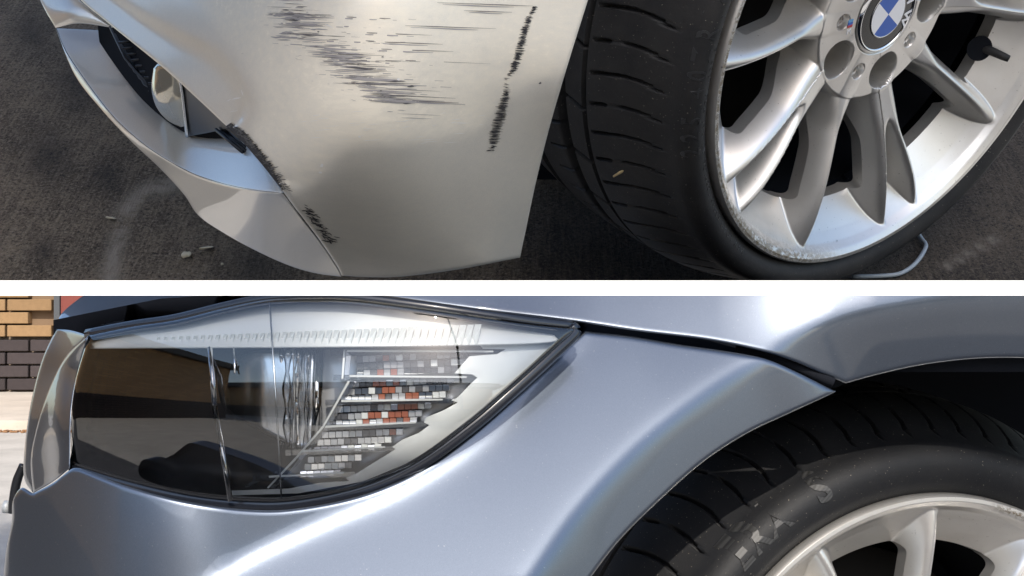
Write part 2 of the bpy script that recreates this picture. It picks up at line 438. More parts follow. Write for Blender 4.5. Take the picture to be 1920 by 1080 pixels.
tr = empty('added_shade_tree', (3.0, -8.6, 0)); setp(tr, 'unseen added tree whose dense crown shades the upper car', 'tree')  # added tree, placed out of view to shade the upper car
v, f = tube([Vector((3.0, -8.7, 0)), Vector((2.9, -8.65, 3)), Vector((2.7, -8.6, 6)), Vector((1.6, -8.6, 9.2))], [.13, .11, .09, .05], 10); mesh_obj('added_tree_trunk', v, f, M['bark'], tr)
V = []; Fc = []
for k in range(5200):
    c = Vector((.95+random.uniform(-2.0, 2.0), -8.6+random.uniform(-.45, .45), EYE+8.86+random.uniform(-.80, .86)*(1-.25*random.random())))
    q = Vector([random.gauss(0, 1) for _ in range(3)]).normalized(); p = q.cross(Vector((.3, .2, .9))).normalized(); q = p.cross(q).normalized() if False else q
    L = random.uniform(.07, .13); b = len(V)
    V += [c-q*L, c+p*L*.5, c+q*L, c-p*L*.5]; Fc.append([b, b+1, b+2, b+3])
mesh_obj('added_tree_crown', V, Fc, M['leafgreen'], tr, smooth=False)

# ------------------------------------------------------------------ setting: concrete slab of the upper view
Cw = Vector((.4777, 1.45, .304+EYE)); RW = .315
a_ = Vector((.56425, -.65529, -.50222)).normalized()
u_ = Vector((0, -.608, .794)); u_ = (u_-a_*u_.dot(a_)).normalized()
l_ = a_.cross(u_)*-1
l_ = u_.cross(a_)*-1 if False else Vector((-.82561, -.44799, -.34304))
def A(x, y, h):                               # x forward, y outward, h above the upper car's ground
    return Cw+l_*x+a_*y+u_*(h-.41)
GD = lambda V: 1.05/(.608-.794*(540-V[:, 1])/F)   # distance of that ground along a line of sight
car_shade_poly = [(1000, 300), (1090, 230), (1500, 600), (1200, 700), (900, 560), (940, 500)]
pale1 = cr([(330, 340), (262, 370), (228, 420), (205, 520)])
V = []; Fc = []; oil = []; pale = []
xs = np.arange(-60, 1990, 12.); ys = np.concatenate([np.arange(-90, 539.5, 12.), [540.5]])
pts = np.array([(x, y) for y in ys for x in xs])
dd = GD(pts); V = [U(p[0], p[1], t) for p, t in zip(pts, dd)]
nx = len(xs)
for j in range(len(ys)-1):
    for i in range(nx-1): Fc.append([j*nx+i, (j+1)*nx+i, (j+1)*nx+i+1, j*nx+i+1])
do, _ = seg_dist(pts, car_shade_poly); ins = inside(pts, car_shade_poly)
oil = np.where(ins, np.clip(do/90, 0, 1), 0)*.55  # shade between bumper and tyre painted into the concrete
oil = np.maximum(oil, .55*sstep(1100, 1700, pts[:, 0]))  # shade beside the car, painted as darkening toward the right
for (ex, ey, er_) in ((150, 160, 60), (90, 290, 50), (60, 60, 45), (200, 330, 35), (480, 505, 60), (80, 470, 25)):
    oil = np.maximum(oil, .6*np.exp(-((pts[:, 0]-ex)**2+(pts[:, 1]-ey)**2)/er_**2))
dp, _ = seg_dist(pts, pale1, False); pale = np.exp(-(dp/16)**2)
dp, _ = seg_dist(pts, [(1770, 500), (1870, 445)], False); pale = np.maximum(pale, .7*np.exp(-(dp/6)**2))
# body of the slab: cut level underneath, so it stands as a ramp
n0 = len(V)
back = [V[0]+Vector((0, .12, 0)), V[nx-1]+Vector((0, .12, 0)), V[(len(ys)-1)*nx]+Vector((0, .35, 0)), V[len(ys)*nx-1]+Vector((0, .35, 0))]
V += back; oil = np.append(oil, [0]*4); pale = np.append(pale, [0]*4)
tl, tr, bl, brr = 0, nx-1, (len(ys)-1)*nx, len(ys)*nx-1
Fc += [[n0, n0+1, n0+3, n0+2][::-1], [tl, tr, n0+1, n0], [bl, n0+2, n0+3, brr], [tl, n0, n0+2, bl], [tr, brr, n0+3, n0+1]]
slab = mesh_obj('concrete_ground', V, Fc, M['concrete'], smooth=False, attr={'oil': oil, 'pale': pale})  # 'oil' holds dark stains together with the painted shade of the car
setp(slab, kind='structure')

# white divider board between the two views
v, f = bx((0, .60, EYE), X*.30, Y*.006, Z*(.594*14/F))
setp(mesh_obj('divider_board', v, f, M['white'], smooth=False), 'thin white horizontal board separating the upper car from the lower car', 'divider')

# ------------------------------------------------------------------ wheels
def smax(a, b, k):
    h = np.clip(.5+.5*(a-b)/k, 0, 1); return b*(1-h)+a*h+k*h*(1-h)
def smin(a, b, k): return -smax(-a, -b, k)
def spoke_terms(r, th):
    def rel(c): return (th-c+36) % 72-36
    dS, dD = rel(156), rel(120)
    sS = np.radians(np.abs(dS))*r; sD = np.radians(np.abs(dD))*r
    wS = .018+.03*sstep(.5, .33, r)
    half = .026+.066*sstep(.38, .93, r)                 # double spoke: two ridges
    wD = .016+.02*sstep(.6, .4, r)
    return rel, dS, dD, sS, sD, wS, half, wD
def window_dist(r, th):                       # positive where there is metal, in rim radii
    rel, dS, dD, sS, sD, wS, half, wD = spoke_terms(r, th)
    gS = .030+.02*sstep(.6, .4, r)
    oS = sS-(wS+gS); oD = sD-(half+wD+gS)
    hd = smin(smin(oS, oD, .02), smin(.812-r, (r-.375)*.8, .03), .05)
    return -hd
def wheel_height(r, th):                      # th in degrees, lengths in rim radii
    rel, dS, dD, sS, sD, wS, half, wD = spoke_terms(r, th)
    zd = np.interp(r, [0, .55, .70, .76, .84, .91, .945, .965, .985, 1.0], [-.34, -.34, -.29, -.245, -.165, -.095, -.055, -.022, -.004, -.004])
    zr = -.165+.125*sstep(.28, .95, r)+.02*np.sin(np.clip((r-.3)/.65, 0, 1)*math.pi)
    sp_ = lambda x, k: .5*(x+np.sqrt(x*x+k*k))
    sl_ = 3.0-1.3*sstep(.72, .97, r)
    zS = zr-sp_(sS-wS, .014)*sl_
    s2 = np.abs(sD-half)
    zD = zr-sp_(s2-wD, .014)*sl_
    sl = sstep(.47, .55, r)                              # slot between the two ridges starts here
    zslot = zr-smin(.12+0*r, sp_(s2-wD*.8, .010)*2.8, .01)*sl
    zD = np.where(sD < half, zslot, zD)
    z = smax(zS, zD, .012)
    zb = smax(z, zd, .014)
    hubz = -.165+.012*sstep(.3, .0, r)-.40*sstep(.345, .43, r)
    zb = smax(zb, hubz, .02)
    def polar(c): return np.hypot(r*np.cos(np.radians(rel(c)))-.262, r*np.sin(np.radians(rel(c))))
    zb = zb-.20*sstep(.078, .066, polar(120))
    ps = np.hypot(r*np.cos(np.radians(dS))-.238, r*np.sin(np.radians(dS)))
    zb = zb-.03*sstep(.034, .026, ps)-.05*sstep(.022, .017, ps)
    zb = zb-.01*sstep(.168, .158, r)
    return zb
def build_wheel_meshes(kside, rub):
    out = {}
    nth = 1440; rs = np.concatenate([np.linspace(.12, .46, 96), np.linspace(.465, .86, 120), np.linspace(.866, 1.0, 32)])
    th = np.arange(nth)*360/nth
    T, Rr = np.meshgrid(th, rs)
    Wd = window_dist(Rr, T); cellmax = np.maximum(np.maximum(Wd[:-1], Wd[1:]), np.maximum(np.roll(Wd, -1, 1)[:-1], np.roll(Wd, -1, 1)[1:]))
    keep = cellmax > 0
    used = np.zeros(Wd.shape, bool); used[:-1] |= keep; used[1:] |= keep; used[:-1] |= np.roll(keep, 1, 1); used[1:] |= np.roll(keep, 1, 1)
    snap = used & (Wd < 0)
    for _ in range(4):                        # slide edge points onto the cut line
        Wc = window_dist(Rr, T); e = 1e-4
        gr = (window_dist(Rr+e, T)-Wc)/e; gt = (window_dist(Rr, T+np.degrees(e)/Rr)-Wc)/e
        g2 = gr**2+gt**2+1e-6; stp = np.where(snap, -Wc/g2, 0)
        stp = np.clip(stp, -.004, .004)
        Rr = Rr+stp*gr; T = T+np.degrees(stp*gt/Rr)
    z = wheel_height(Rr, T)
    rad = np.radians(T)
    T0 = np.meshgrid(th, rs)[0]; R0 = np.meshgrid(th, rs)[1]
    P = np.stack([-np.sin(rad)*Rr, np.cos(rad)*Rr, z], -1)     # local: +y up, -x forward, +z outward
    P = P*RW
    e = 2e-3
    def pos(rr_, tt_):
        a_r = np.radians(tt_); return np.stack([-np.sin(a_r)*rr_, np.cos(a_r)*rr_, wheel_height(rr_, tt_)], -1)
    dr = pos(Rr+e, T)-pos(Rr-e, T); dt = pos(Rr, T+np.degrees(e))-pos(Rr, T-np.degrees(e))
    nrm = np.cross(dt, dr); nrm /= np.linalg.norm(nrm, axis=-1, keepdims=True)+1e-12
    if nrm[..., 2].mean() < 0: nrm = -nrm
    nr = len(rs)
    rash = np.exp(-((Rr-.982)/.026)**2)*sstep(60, 75, T)*sstep(175, 150, T)
    rash = np.maximum(rash, 1.0*np.exp(-((Rr-.985)/.012)**2)*sstep(8, 3, np.abs(T-352)))
    def sub(name, fmask):
        idx = {}; V = []; Nn = []; Fc = []; ra = []
        def g(j, i):
            i %= nth; k = (j, i)
            if k not in idx: idx[k] = len(V); V.append(P[j, i]); Nn.append(nrm[j, i]); ra.append(rash[j, i])
            return idx[k]
        js, is_ = np.nonzero(fmask)
        for j, i in zip(js, is_): Fc.append([g(j, i), g(j, i+1), g(j+1, i+1), g(j+1, i)][::-1])
        # walls of the cut-outs
        for j, i in zip(js, is_):
            for (ja, ia), (jb, ib), (jn, in_) in (((j, i), (j, i+1), (j-1, i)), ((j, i+1), (j+1, i+1), (j, i+1)), ((j+1, i+1), (j+1, i), (j+1, i)), ((j+1, i), (j, i), (j, i-1))):
                if 0 <= jn < keep.shape[0] and not keep[jn, in_ % nth]:
                    A_, B_ = P[ja, ia % nth], P[jb, ib % nth]
                    c_ = (A_+B_)/2; t_ = B_-A_; n_ = np.array([t_[1], -t_[0], 0]); n_ /= np.linalg.norm(n_)+1e-9
                    o_ = len(V); dz_ = np.array([0, 0, -.055*RW])
                    V.extend([A_, B_, B_+dz_, A_+dz_]); Nn.extend([n_]*4); ra.extend([0]*4); Fc.append([o_, o_+1, o_+2, o_+3][::-1])
        # orientation
        me = bpy.data.meshes.new(name); me.from_pydata([tuple(v) for v in V], [], Fc); me.update(); me.shade_smooth()
        if len(me.polygons) and sum(p.normal.z for p in list(me.polygons)[:200]) < 0:
            me.flip_normals()
        at = me.attributes.new('rash', 'FLOAT', 'POINT'); at.data.foreach_set('value', np.array(ra, np.float32))
        me.normals_split_custom_set_from_vertices([tuple(n) for n in Nn]); me.materials.append(M['alloy'])
        return me
    ok = keep
    rc = R0[:-1]
    out['hub'] = sub('hub', ok & (rc < .335))
    out['rim'] = sub('rim', ok & (rc >= .862))
    sec = ((T0[:-1]-120+18) % 360)//36
    out['spokes'] = [sub('spoke', ok & (rc >= .335) & (rc < .862) & (sec == k)) for k in range(10)]
    # lathe helper
    def lathe(name, prof, mat, n=180):
        V = []; Fc = []
        for k in range(n):
            a = 2*math.pi*k/n
            for r, zz in prof: V.append((-math.sin(a)*r*RW, math.cos(a)*r*RW, zz*RW))
        m = len(prof)
        for k in range(n):
            for j in range(m-1): Fc.append([k*m+j, ((k+1) % n)*m+j, ((k+1) % n)*m+j+1, k*m+j+1])
        me = bpy.data.meshes.new(name); me.from_pydata(V, [], Fc); me.update(); me.shade_smooth(); me.materials.append(mat); return me
    out['lip'] = lathe('rim_flange', [(1.0, -.004), (1.008, -.012), (1.010, -.05), (.99, -.10)], M['alloy'], 360)
    out['barrel'] = lathe('barrel', [(.84, -.30), (.83, -.4), (.83, -.95)], M['well'])
    out['brake_disc'] = lathe('brake_disc', [(.10, -.40), (.30, -.42), (.32, -.60), (.70, -.60), (.70, -.66), (.10, -.70)], M['disc'])
    out['backing_plate'] = lathe('backing_plate', [(.0, -.85), (.86, -.85)], M['well'])
    # tyre
    k = kside
    prof = [(.985, -.10), (1.000, -.055), (1.012, -.050), (1.022, -.028), (1.045, -.008), (1.08, .006), (1.105, 0), (1.125, -.02), (1.140, -.055), (1.143, -.075), (1.152, -.10), (1.166, -.14)]
    prof += [(1.166+.085*math.sin(min(1, t)*math.pi/2), -.14-.30*t) for t in np.linspace(.08, 1, 22)]
    prof += [(1.251+.02*math.sin(t*math.pi), -.44-.55*t) for t in np.linspace(.02, 1, 46)]
    prof += [(1.24, -1.03), (1.20, -1.08), (1.12, -1.12), (1.0, -1.05)]
    pr = np.array([(1+(r-1)*k, zz) for r, zz in prof])
    nT = 2048; tt = np.arange(nT)*360/nT
    TT, J = np.meshgrid(tt, np.arange(len(pr)), indexing='ij')
    rr = pr[J, 0]; zz = pr[J, 1]
    tread = sstep(-.10, -.15, zz)*sstep(-1.08, -1.0, zz)
    pitch = 360/64.
    # outer slits: curved near the shoulder, every second one broken in the middle
    zp = np.clip((-zz-.10), 0, 1)
    ph = (TT+(-24*np.exp(-zp*13)*.22)*1.0-zp*16)/pitch
    fr = np.abs(ph-np.round(ph))*pitch*math.pi/180*1.2
    odd = (np.round(ph).astype(int) % 2) == 0
    wd = .0065*np.where(zz < -.16, 1, .8)
    brk = np.where(odd, 1-sstep(.07, .09, zp)*sstep(.17, .15, zp)*0-(np.abs(-zz-.29) < .03)*.85, 1)
    s1 = sstep(wd*1.25, wd*.6, fr)*(zz > -.385)*(zz < -.105)*brk
    g = s1*.028
    # longitudinal grooves
    for gz, gw, gd in ((-.410, .008, .03), (-.545, .028, .05), (-.80, .028, .05)):
        g = np.maximum(g, gd*sstep(gw, gw*.65, np.abs(zz-gz)))
    ph2 = (TT+zp*14)/(pitch*2); fr2 = np.abs(ph2-np.round(ph2))*pitch*2*math.pi/180*1.2
    g = np.maximum(g, .022*sstep(.009, .004, fr2)*(zz < -.415)*(zz > -.515))
    ph3 = (TT-zp*14)/(pitch*1); fr3 = np.abs(ph3-np.round(ph3))*pitch*math.pi/180*1.2
    g = np.maximum(g, .022*sstep(.008, .004, fr3)*(zz < -.58)*(zz > -.66))
    g = np.maximum(g, .004*sstep(.006, .003, np.abs(zz+.155)))
    # fine moulded rings on the sidewall
    g = g-.0025*sstep(.004, .002, np.abs(rr-(1+.130*k)))*(zz > -.05)
    rr = rr-g
    ra = np.radians(TT)
    Vt = np.stack([-np.sin(ra)*rr, np.cos(ra)*rr, zz], -1).reshape(-1, 3)*RW
    m = len(pr); Fc = []
    for i in range(nT):
        for j in range(m-1):
            Fc.append((i*m+j, ((i+1) % nT)*m+j, ((i+1) % nT)*m+j+1, i*m+j+1))
    me = bpy.data.meshes.new('tyre'); me.from_pydata(Vt.tolist(), [], Fc); me.update(); me.shade_smooth()
    me.set_sharp_from_angle(angle=R(50)); me.materials.append(rub); out['tyre'] = me
    out['prof'] = pr
    return out
def text_mesh(name, body, size, extrude, mat, mapf, spacing=1.0, bold=0.0):
    cu = bpy.data.curves.new(name, 'FONT'); cu.body = body; cu.size = size; cu.extrude = extrude
    cu.align_x = 'CENTER'; cu.space_character = spacing; cu.resolution_u = 4; cu.offset = bold
    o = bpy.data.objects.new(name, cu); col.objects.link(o)
    bpy.context.view_layer.update()
    me = bpy.data.meshes.new_from_object(o.evaluated_get(bpy.context.evaluated_depsgraph_get()))
    bpy.data.objects.remove(o); bpy.data.curves.remove(cu)
    for v in me.vertices: v.co = mapf(v.co)
    me.materials.clear(); me.materials.append(mat); me.name = name
    return me
def on_sidewall(pr, th0, rad):                # letters stand on radius rad, tops outward, reading clockwise
    sw = pr[2:12]
    def f(c):
        r = rad+c.y/RW; th = math.radians(th0)-c.x/RW/rad
        z = float(np.interp(r, sw[:, 0], sw[:, 1]))*RW+c.z
        return Vector((-math.sin(th)*r*RW, math.cos(th)*r*RW, z))
    return f
def disc_vf(cx, cy, z, r0, r1, a0, a1, n=24):
    V = []; Fc = []
    for i in range(n+1):
        a = math.radians(a0+(a1-a0)*i/n)
        V.append((cx-math.sin(a)*r0, cy+math.cos(a)*r0, z)); V.append((cx-math.sin(a)*r1, cy+math.cos(a)*r1, z))
    for i in range(n): Fc.append([2*i, 2*i+2, 2*i+3, 2*i+1])
    return V, Fc
def wheel(parent, mat4, meshes, name='wheel'):
    wv = empty(name, parent=None, mat=mat4); adopt(wv, parent)
    def add(nm, me):
        o = bpy.data.objects.new(nm, me); col.objects.link(o); o.parent = wv; return o
    for k in ('tyre', 'rim', 'hub', 'barrel', 'brake_disc', 'backing_plate'): add(k, meshes[k])
    add('rim_flange', meshes['lip'])
    for i, s in enumerate(meshes['spokes']):
        add('spoke', s)
    return wv, add
def wheel_matrix(C, a, up, spin=0):
    z = Vector(a).normalized(); y = (Vector(up)-z*Vector(up).dot(z)).normalized(); x = y.cross(z)
    return Matrix.Translation(C) @ Matrix((x, y, z)).transposed().to_4x4() @ Matrix.Rotation(spin, 4, 'Z')

carA = empty('car', A(1.2, -.4, 0)); setp(carA, 'warm silver car above the divider, black scrapes across its bumper and a scuffed alloy wheel', 'car')
mA = build_wheel_meshes(1.0, M['rubber'])
wA, addA = wheel(carA, wheel_matrix(Cw, a_, u_), mA)
# centre cap with roundel
zc = -.158*RW; rc = .152*RW
def capmesh(name, vf, mat, add=addA, smooth=False, rot=0):
    me = bpy.data.meshes.new(name); me.from_pydata([tuple(v) for v in vf[0]], [], vf[1]); me.update()
    me.materials.append(mat)
    if smooth: me.shade_smooth()
    return add(name, me)
def ringprof(prof, n=64):
    V = []; Fc = []; m = len(prof)
    for k in range(n):
        a = 2*math.pi*k/n
        for r, z in prof: V.append((-math.sin(a)*r, math.cos(a)*r, z))
    for k in range(n):
        for j in range(m-1): Fc.append([k*m+j, k*m+j+1, ((k+1) % n)*m+j+1, ((k+1) % n)*m+j])
    return V, Fc
capmesh('cap_ring', ringprof([(rc*.93, zc+.001), (rc*.95, zc+.0025), (rc*.99, zc+.0025), (rc*1.02, zc-.002)]), M['chrome'], smooth=True)
capmesh('centre_cap', ringprof([(0.0001, zc+.0018), (rc*.6, zc+.0016), (rc*.94, zc+.0006)]), M['eblack'], smooth=True)
ri = rc*.60
capmesh('inner_ring', ringprof([(ri*.98, zc+.0026), (ri*1.0, zc+.0030), (ri*1.045, zc+.0020)]), M['chrome_soft'], smooth=True)
EM = 137
for q in range(4):
    capmesh('emblem_quadrant', disc_vf(0, 0, zc+.0026, 0.0003, ri*.98, EM+q*90, EM+90+q*90, 16), M['blue' if q % 2 == 0 else 'ewhite'])
for ch, an in (('W', -112), ('M', -72), ('B', -32)):
    def mp(c, an=an):
        th = math.radians(an)-c.x/(rc*.70); r = rc*.68+c.y
        return Vector((-math.sin(th)*r, math.cos(th)*r, zc+.0016+c.z))
    addA('cap_letter', text_mesh('cap_letter', ch, rc*.34, .0004, M['ewhite'], mp, bold=.0004))
# little three-colour badge beside the cap
for k, mt in enumerate(('tlight', 'blue', 'tred')):
    v, f = bx((0, 0, 0), X*.004, Y*.0016, Z*.0004)
    an = math.radians(85); r = .215*RW
    base = Vector((-math.sin(an)*r, math.cos(an)*r, -.150*RW))
    v = [p+base+Vector((0, .004-.0034*k, .0008)) for p in v]
    capmesh('badge_stripe', (v, f), M[mt])
addA('badge_letter', text_mesh('badge_letter', 'M', .010, .0004, M['ewhite'], lambda c: Vector((-math.sin(R(85))*.215*RW+c.x, math.cos(R(85))*.215*RW-.013+c.y, -.150*RW+.0006+c.z))))
# valve stem and its opening in the dish
vth = R(-117); vr = .79
vp = Vector((-math.sin(vth)*vr, math.cos(vth)*vr, -.19))*RW
V, Fc = tube([vp+Vector((0, 0, -.01)), vp+Vector((.004, .002, .012)), vp+Vector((.012, -.002, .030)), vp+Vector((.016, -.004, .036))], [.0065, .006, .0052, .0045], 12)
capmesh('valve_stem', (V, Fc), M['rubber'], smooth=True)
dn = Vector((0, 0, 1)); vo = vp+Vector((-.006, .004, .0035))
capmesh('valve_hole', ringprof([(0.0001, 0), (.017, 0)], 32), M['well'])
vh = [o for o in wA.children if o.name.startswith('valve_hole')][0]
vh.location = vo; vh.rotation_euler = Vector((math.sin(vth)*.75, -math.cos(vth)*.75, 1)).to_track_quat('Z', 'Y').to_euler()
# moulded lettering
pr = mA['prof']
addA('tyre_lettering', text_mesh('tyre_lettering', '225/40ZR18', .024, .0007, M['letter_dark'], on_sidewall(pr, 84, 1.078), 1.6))
addA('tyre_lettering', text_mesh('tyre_lettering', 'MAX LOAD 630kg 1389LBS AT 340 KPA (50P.S.I.)', .0105, .0006, M['letter_dark'], on_sidewall(pr, 104, 1.036), 1.5))
# dry straw caught on the tread
V, Fc = tube([U(1150, 331, 1.415), U(1165, 322, 1.41), U(1172, 317, 1.405), U(1183, 311, 1.41)], [.0012, .0018, .0014, .0006], 6)
setp(mesh_obj('straw', V, Fc, M['straw']), 'pale dry straw blade lying across the tread of the upper tyre', 'straw')
# ground bits
def gp(px, py, h=.0):
    t = (1.05-h)/(.608-.794*(540-py)/F); return U(px, py, t)
def leafbit(cx, cy, w_, h_, ang, label, mat=M['leaf']):
    V = []; n = 12
    for k in range(n):
        a = 2*math.pi*k/n; x = math.cos(a)*w_*(1+.25*math.cos(a)); y = math.sin(a)*h_*(1+random.uniform(-.2, .2))
        px = cx+x*math.cos(ang)-y*math.sin(ang); py = cy+x*math.sin(ang)+y*math.cos(ang)
        V.append(gp(px, py, .004+.003*math.sin(a*2)))
    V.append(gp(cx, cy, .012)); Fc = [[k, (k+1) % n, n] for k in range(n)]
    o = mesh_obj('leaf', V, Fc, mat); setp(o, label, 'leaf', 'dry leaves on the dark concrete')
leafbit(347, 478, 10, 6, -.3, 'rounded cream husk lying on the concrete below the bumper lip')
leafbit(383, 465, 14, 2.5, -.15, 'thin pale leaf sliver just right of the cream husk')
leafbit(205, 408, 10, 2.2, .15, 'narrow pale leaf chip on the concrete at far left of the upper view')
leafbit(416, 495, 3, 2.5, 0, 'tiny round seed on the concrete under the bumper')
V, Fc = tube([gp(p[0], p[1], .006) for p in cr([(1598, 519), (1660, 517), (1692, 511), (1718, 492), (1736, 463), (1728, 448), (1716, 430)], 4)], .0032, 6)
setp(mesh_obj('plastic_strip', V, Fc, M['strip']), 'bent grey plastic strip lying on the concrete beside the upper tyre', 'strip')

# ------------------------------------------------------------------ upper car: front bumper
DA = TPS([(1110, -20, 1.15), (1090, 140, 1.17), (1030, 250, 1.20), (975, 482, 1.275), (900, 250, 1.165), (900, 490, 1.25), (900, -20, 1.11),
          (700, 250, 1.10), (700, -20, 1.07), (700, 515, 1.235), (530, 360, 1.16), (630, 500, 1.235), (560, 100, 1.10), (420, 235, 1.19),
          (300, 120, 1.29), (150, 0, 1.47), (300, -20, 1.29), (450, -20, 1.16), (230, 60, 1.37)])
arc = cr([(190, -30), (262, 22), (330, 58), (400, 92), (440, 130), (462, 175), (466, 215), (440, 240)])
edge = cr([(146, -6), (205, 45), (300, 122), (370, 185), (424, 236), (452, 262), (492, 308), (530, 358)])
scoop = arc+[(424, 236)]+cr([(424, 236), (370, 185), (300, 122), (205, 45), (140, -14)])
crease = cr([(528, 356), (560, 400), (600, 452), (632, 500), (640, 530)])
def dA(V):
    t = DA(V)
    ins = inside(V, scoop)
    da, _ = seg_dist(V, arc, False); de, _ = seg_dist(V, edge, False)
    s = da/(da+de+1e-6)
    prof = np.interp(s, [0, .10, .3, 1], [0, .004, .007, 0]); t = t+np.where(ins, prof, 0)
    dc, sd = seg_dist(V, crease, False)             # body right of the crease stands proud of the lip piece
    near = (V[:, 1] > 345)
    t = t-.0045*np.exp(-(dc/26)**2)*near*(sd < 0)
    t = t+.020*sstep(0, 140, V[:, 0]-(930-.08*(V[:, 1]-250)))*sstep(120, 420, V[:, 1])
    return t
sunlit_dust_poly = cr([(300, -60), (430, 110), (470, 200), (448, 250), (500, 330), (545, 372), (590, 368), (625, 330), (660, 292), (740, 285), (850, 270), (905, 255), (950, 205), (1010, 165), (1060, 150), (1100, 110), (1140, -60)])
def dust(V):  # dust film together with the painted sunlit area
    d, _ = seg_dist(V, sunlit_dust_poly); i = inside(V, sunlit_dust_poly)
    return .46+np.where(i, sstep(0, 26, d), 0)*(.32+.22*sstep(0, 60, d))  # real dust plus painted sunlight inside the outline
bump_out = loop([(150, -30), (146, -6), (205, 45), (300, 122), (370, 185), (424, 236), (452, 262), (492, 308), (530, 358)],
                [(530, 358), (560, 400), (600, 452), (632, 500), (640, 517)],
                [(640, 517), (700, 520), (760, 518), (860, 505), (975, 483)],
                [(975, 483), (984, 440), (1003, 350), (1030, 240), (1065, 120), (1112, -30)], [(1112, -30), (150, -30)])
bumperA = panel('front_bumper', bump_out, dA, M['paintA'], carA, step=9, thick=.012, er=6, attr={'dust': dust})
# lower lip piece: outer skin
h_r = .335
def hlip(x): return .325+.091*sstep(330, 530, x)
def dlip(x, y): return (1.05-hlip(x))/(.608-.794*(540-y)/F)
DL = TPS([(x, y, float(dlip(x, y))) for x, y in ((104, 52), (130, 108), (200, 205), (250, 255), (300, 292), (360, 325), (420, 345), (480, 357), (530, 361))]+[(68, -30, 1.70), (80, 0, 1.68),
          (170, 180, 1.53), (245, 270, 1.45), (300, 318, 1.43), (372, 404, 1.385), (420, 437, 1.35), (540, 500, 1.30), (640, 517, 1.25), (630, 480, 1.225), (470, 420, 1.255), (570, 430, 1.195)], .004)
lip_top = [(104, 52), (130, 108), (200, 205), (250, 255), (300, 292), (360, 325), (420, 345), (480, 357), (530, 362)]
lip_out = loop(lip_top, [(530, 362), (562, 404), (602, 456), (634, 504), (640, 519)],
               [(640, 519), (590, 512), (540, 497), (480, 470), (420, 437), (372, 404), (345, 365), (300, 316), (245, 264), (190, 205), (140, 140), (104, 52)])
panel('lower_lip', lip_out, lambda V: DL(V), M['paintA'], carA, step=10, thick=.02, er=4, attr={'dust': lambda V: np.zeros(len(V))})
# small upper left corner of the bumper face
cor = loop([(62, -30), (84, 18), (104, 52)], [(104, 52), (150, 44), (212, 52)], [(212, 52), (175, 22), (140, -8), (120, -30)], [(120, -30), (62, -30)])
panel('bumper_corner', cor, lambda V: TPS([(62, -30, 1.64), (104, 52, 1.60), (205, 50, 1.55), (140, -10, 1.58), (130, 20, 1.565)])(V), M['paintA'], carA, step=8, thick=.01, er=9, attr={'dust': lambda V: np.zeros(len(V))})
# shelf of the fog lamp opening, facing up
def dshelf(V):
    return dlip(V[:, 0], V[:, 1])+.003
shelf = loop([(p[0]+1.5, p[1]-.5) for p in lip_top], [(531, 360), (494, 312), (456, 268), (420, 250)], [(420, 250), (352, 244), (318, 218), (285, 185), (252, 135), (230, 100), (212, 58)], [(212, 58), (150, 55), (105, 53)])
panel('intake_shelf', shelf, dshelf, M['paintA'], carA, step=9, thick=.01, er=2, attr={'dust': lambda V: np.zeros(len(V))})
# dark back of the opening, grille bars, fog lamp
back_o = loop([(180, 20), (240, 60), (480, 300), (540, 360)], [(540, 360), (470, 340), (300, 260), (200, 120), (180, 20)])
panel('intake_backing', back_o, lambda V: DL(V)+.14, M['well'], carA, step=20, er=2, fine=False)
gv = []
for k in range(6):
    p0 = (208+k*13, 52+k*18+10); p1 = (300+k*6, 168+k*6)
    gv.append(tube([U(206+k*9, 50+k*14, 1.535-.006*k), U(235+k*9, 110+k*12, 1.50-.006*k), U(285+k*6, 165+k*4, 1.47-.006*k)], .0016, 5))
for k in range(9):
    gv.append(tube([U(222+k*8, 80+k*11, 1.51-.008*k), U(246+k*8, 78+k*11, 1.51-.008*k)], .0016, 5))
v, f = joinvf(gv); mesh_obj('intake_grille', v, f, M['black'], carA)
v, f = joinvf([tube([U(405+i*10, 243+i*2, 1.30), U(455+i*10, 285+i*2, 1.27)], .0022, 6) for i in range(3)]); mesh_obj('intake_slat', v, f, M['black'], carA)
fogD = TPS([(284, 165, 1.40), (300, 215, 1.42), (350, 243, 1.42), (345, 190, 1.37), (340, 150, 1.35), (300, 125, 1.37), (320, 180, 1.37)])
fog_o = loop([(288, 128), (284, 165), (293, 200), (315, 226), (350, 243)], [(350, 243), (348, 200), (340, 150), (330, 120)], [(330, 120), (300, 118), (288, 128)])
panel('fog_lamp', fog_o, lambda V: fogD(V), M['fog'], carA, step=8, er=14, thick=.03)
hous = loop([(341, 150), (347, 205), (351, 256)], [(351, 256), (400, 247), (428, 240), (425, 236)], [(425, 236), (380, 190), (341, 150)])
panel('fog_lamp_housing', hous, lambda V: TPS([(341, 150, 1.35), (351, 256, 1.415), (425, 240, 1.275), (380, 190, 1.31)])(V), M['black'], carA, step=10, er=3, thick=.03)
mesh_obj('fog_lamp_rim', *tube([U(x, y, 1.345+.06*(y-148)/108) for x, y in cr([(338, 148), (343, 180), (347, 215), (351, 256)], 4)], .0022, 6), M['chrome_soft'], carA)
v, f = bx(A(.375, -.86, .80), l_*.575, a_*.78, u_*.012); mesh_obj('bonnet', v, f, M['paintA'], carA, smooth=False)
# underbody and wheel well
v, f = bx(A(-.15, -.95, .36), l_*.50, a_*.45, u_*.02); mesh_obj('underbody', v, f, M['well'], carA, smooth=False)
well = loop([(960, -60), (1500, -60)], [(1500, -60), (1400, 100), (1080, 420)], [(1080, 420), (1000, 380), (960, -60)])
panel('wheel_well', well, lambda V: 1.95+0*V[:, 0], M['well'], carA, step=40, er=2, fine=False)

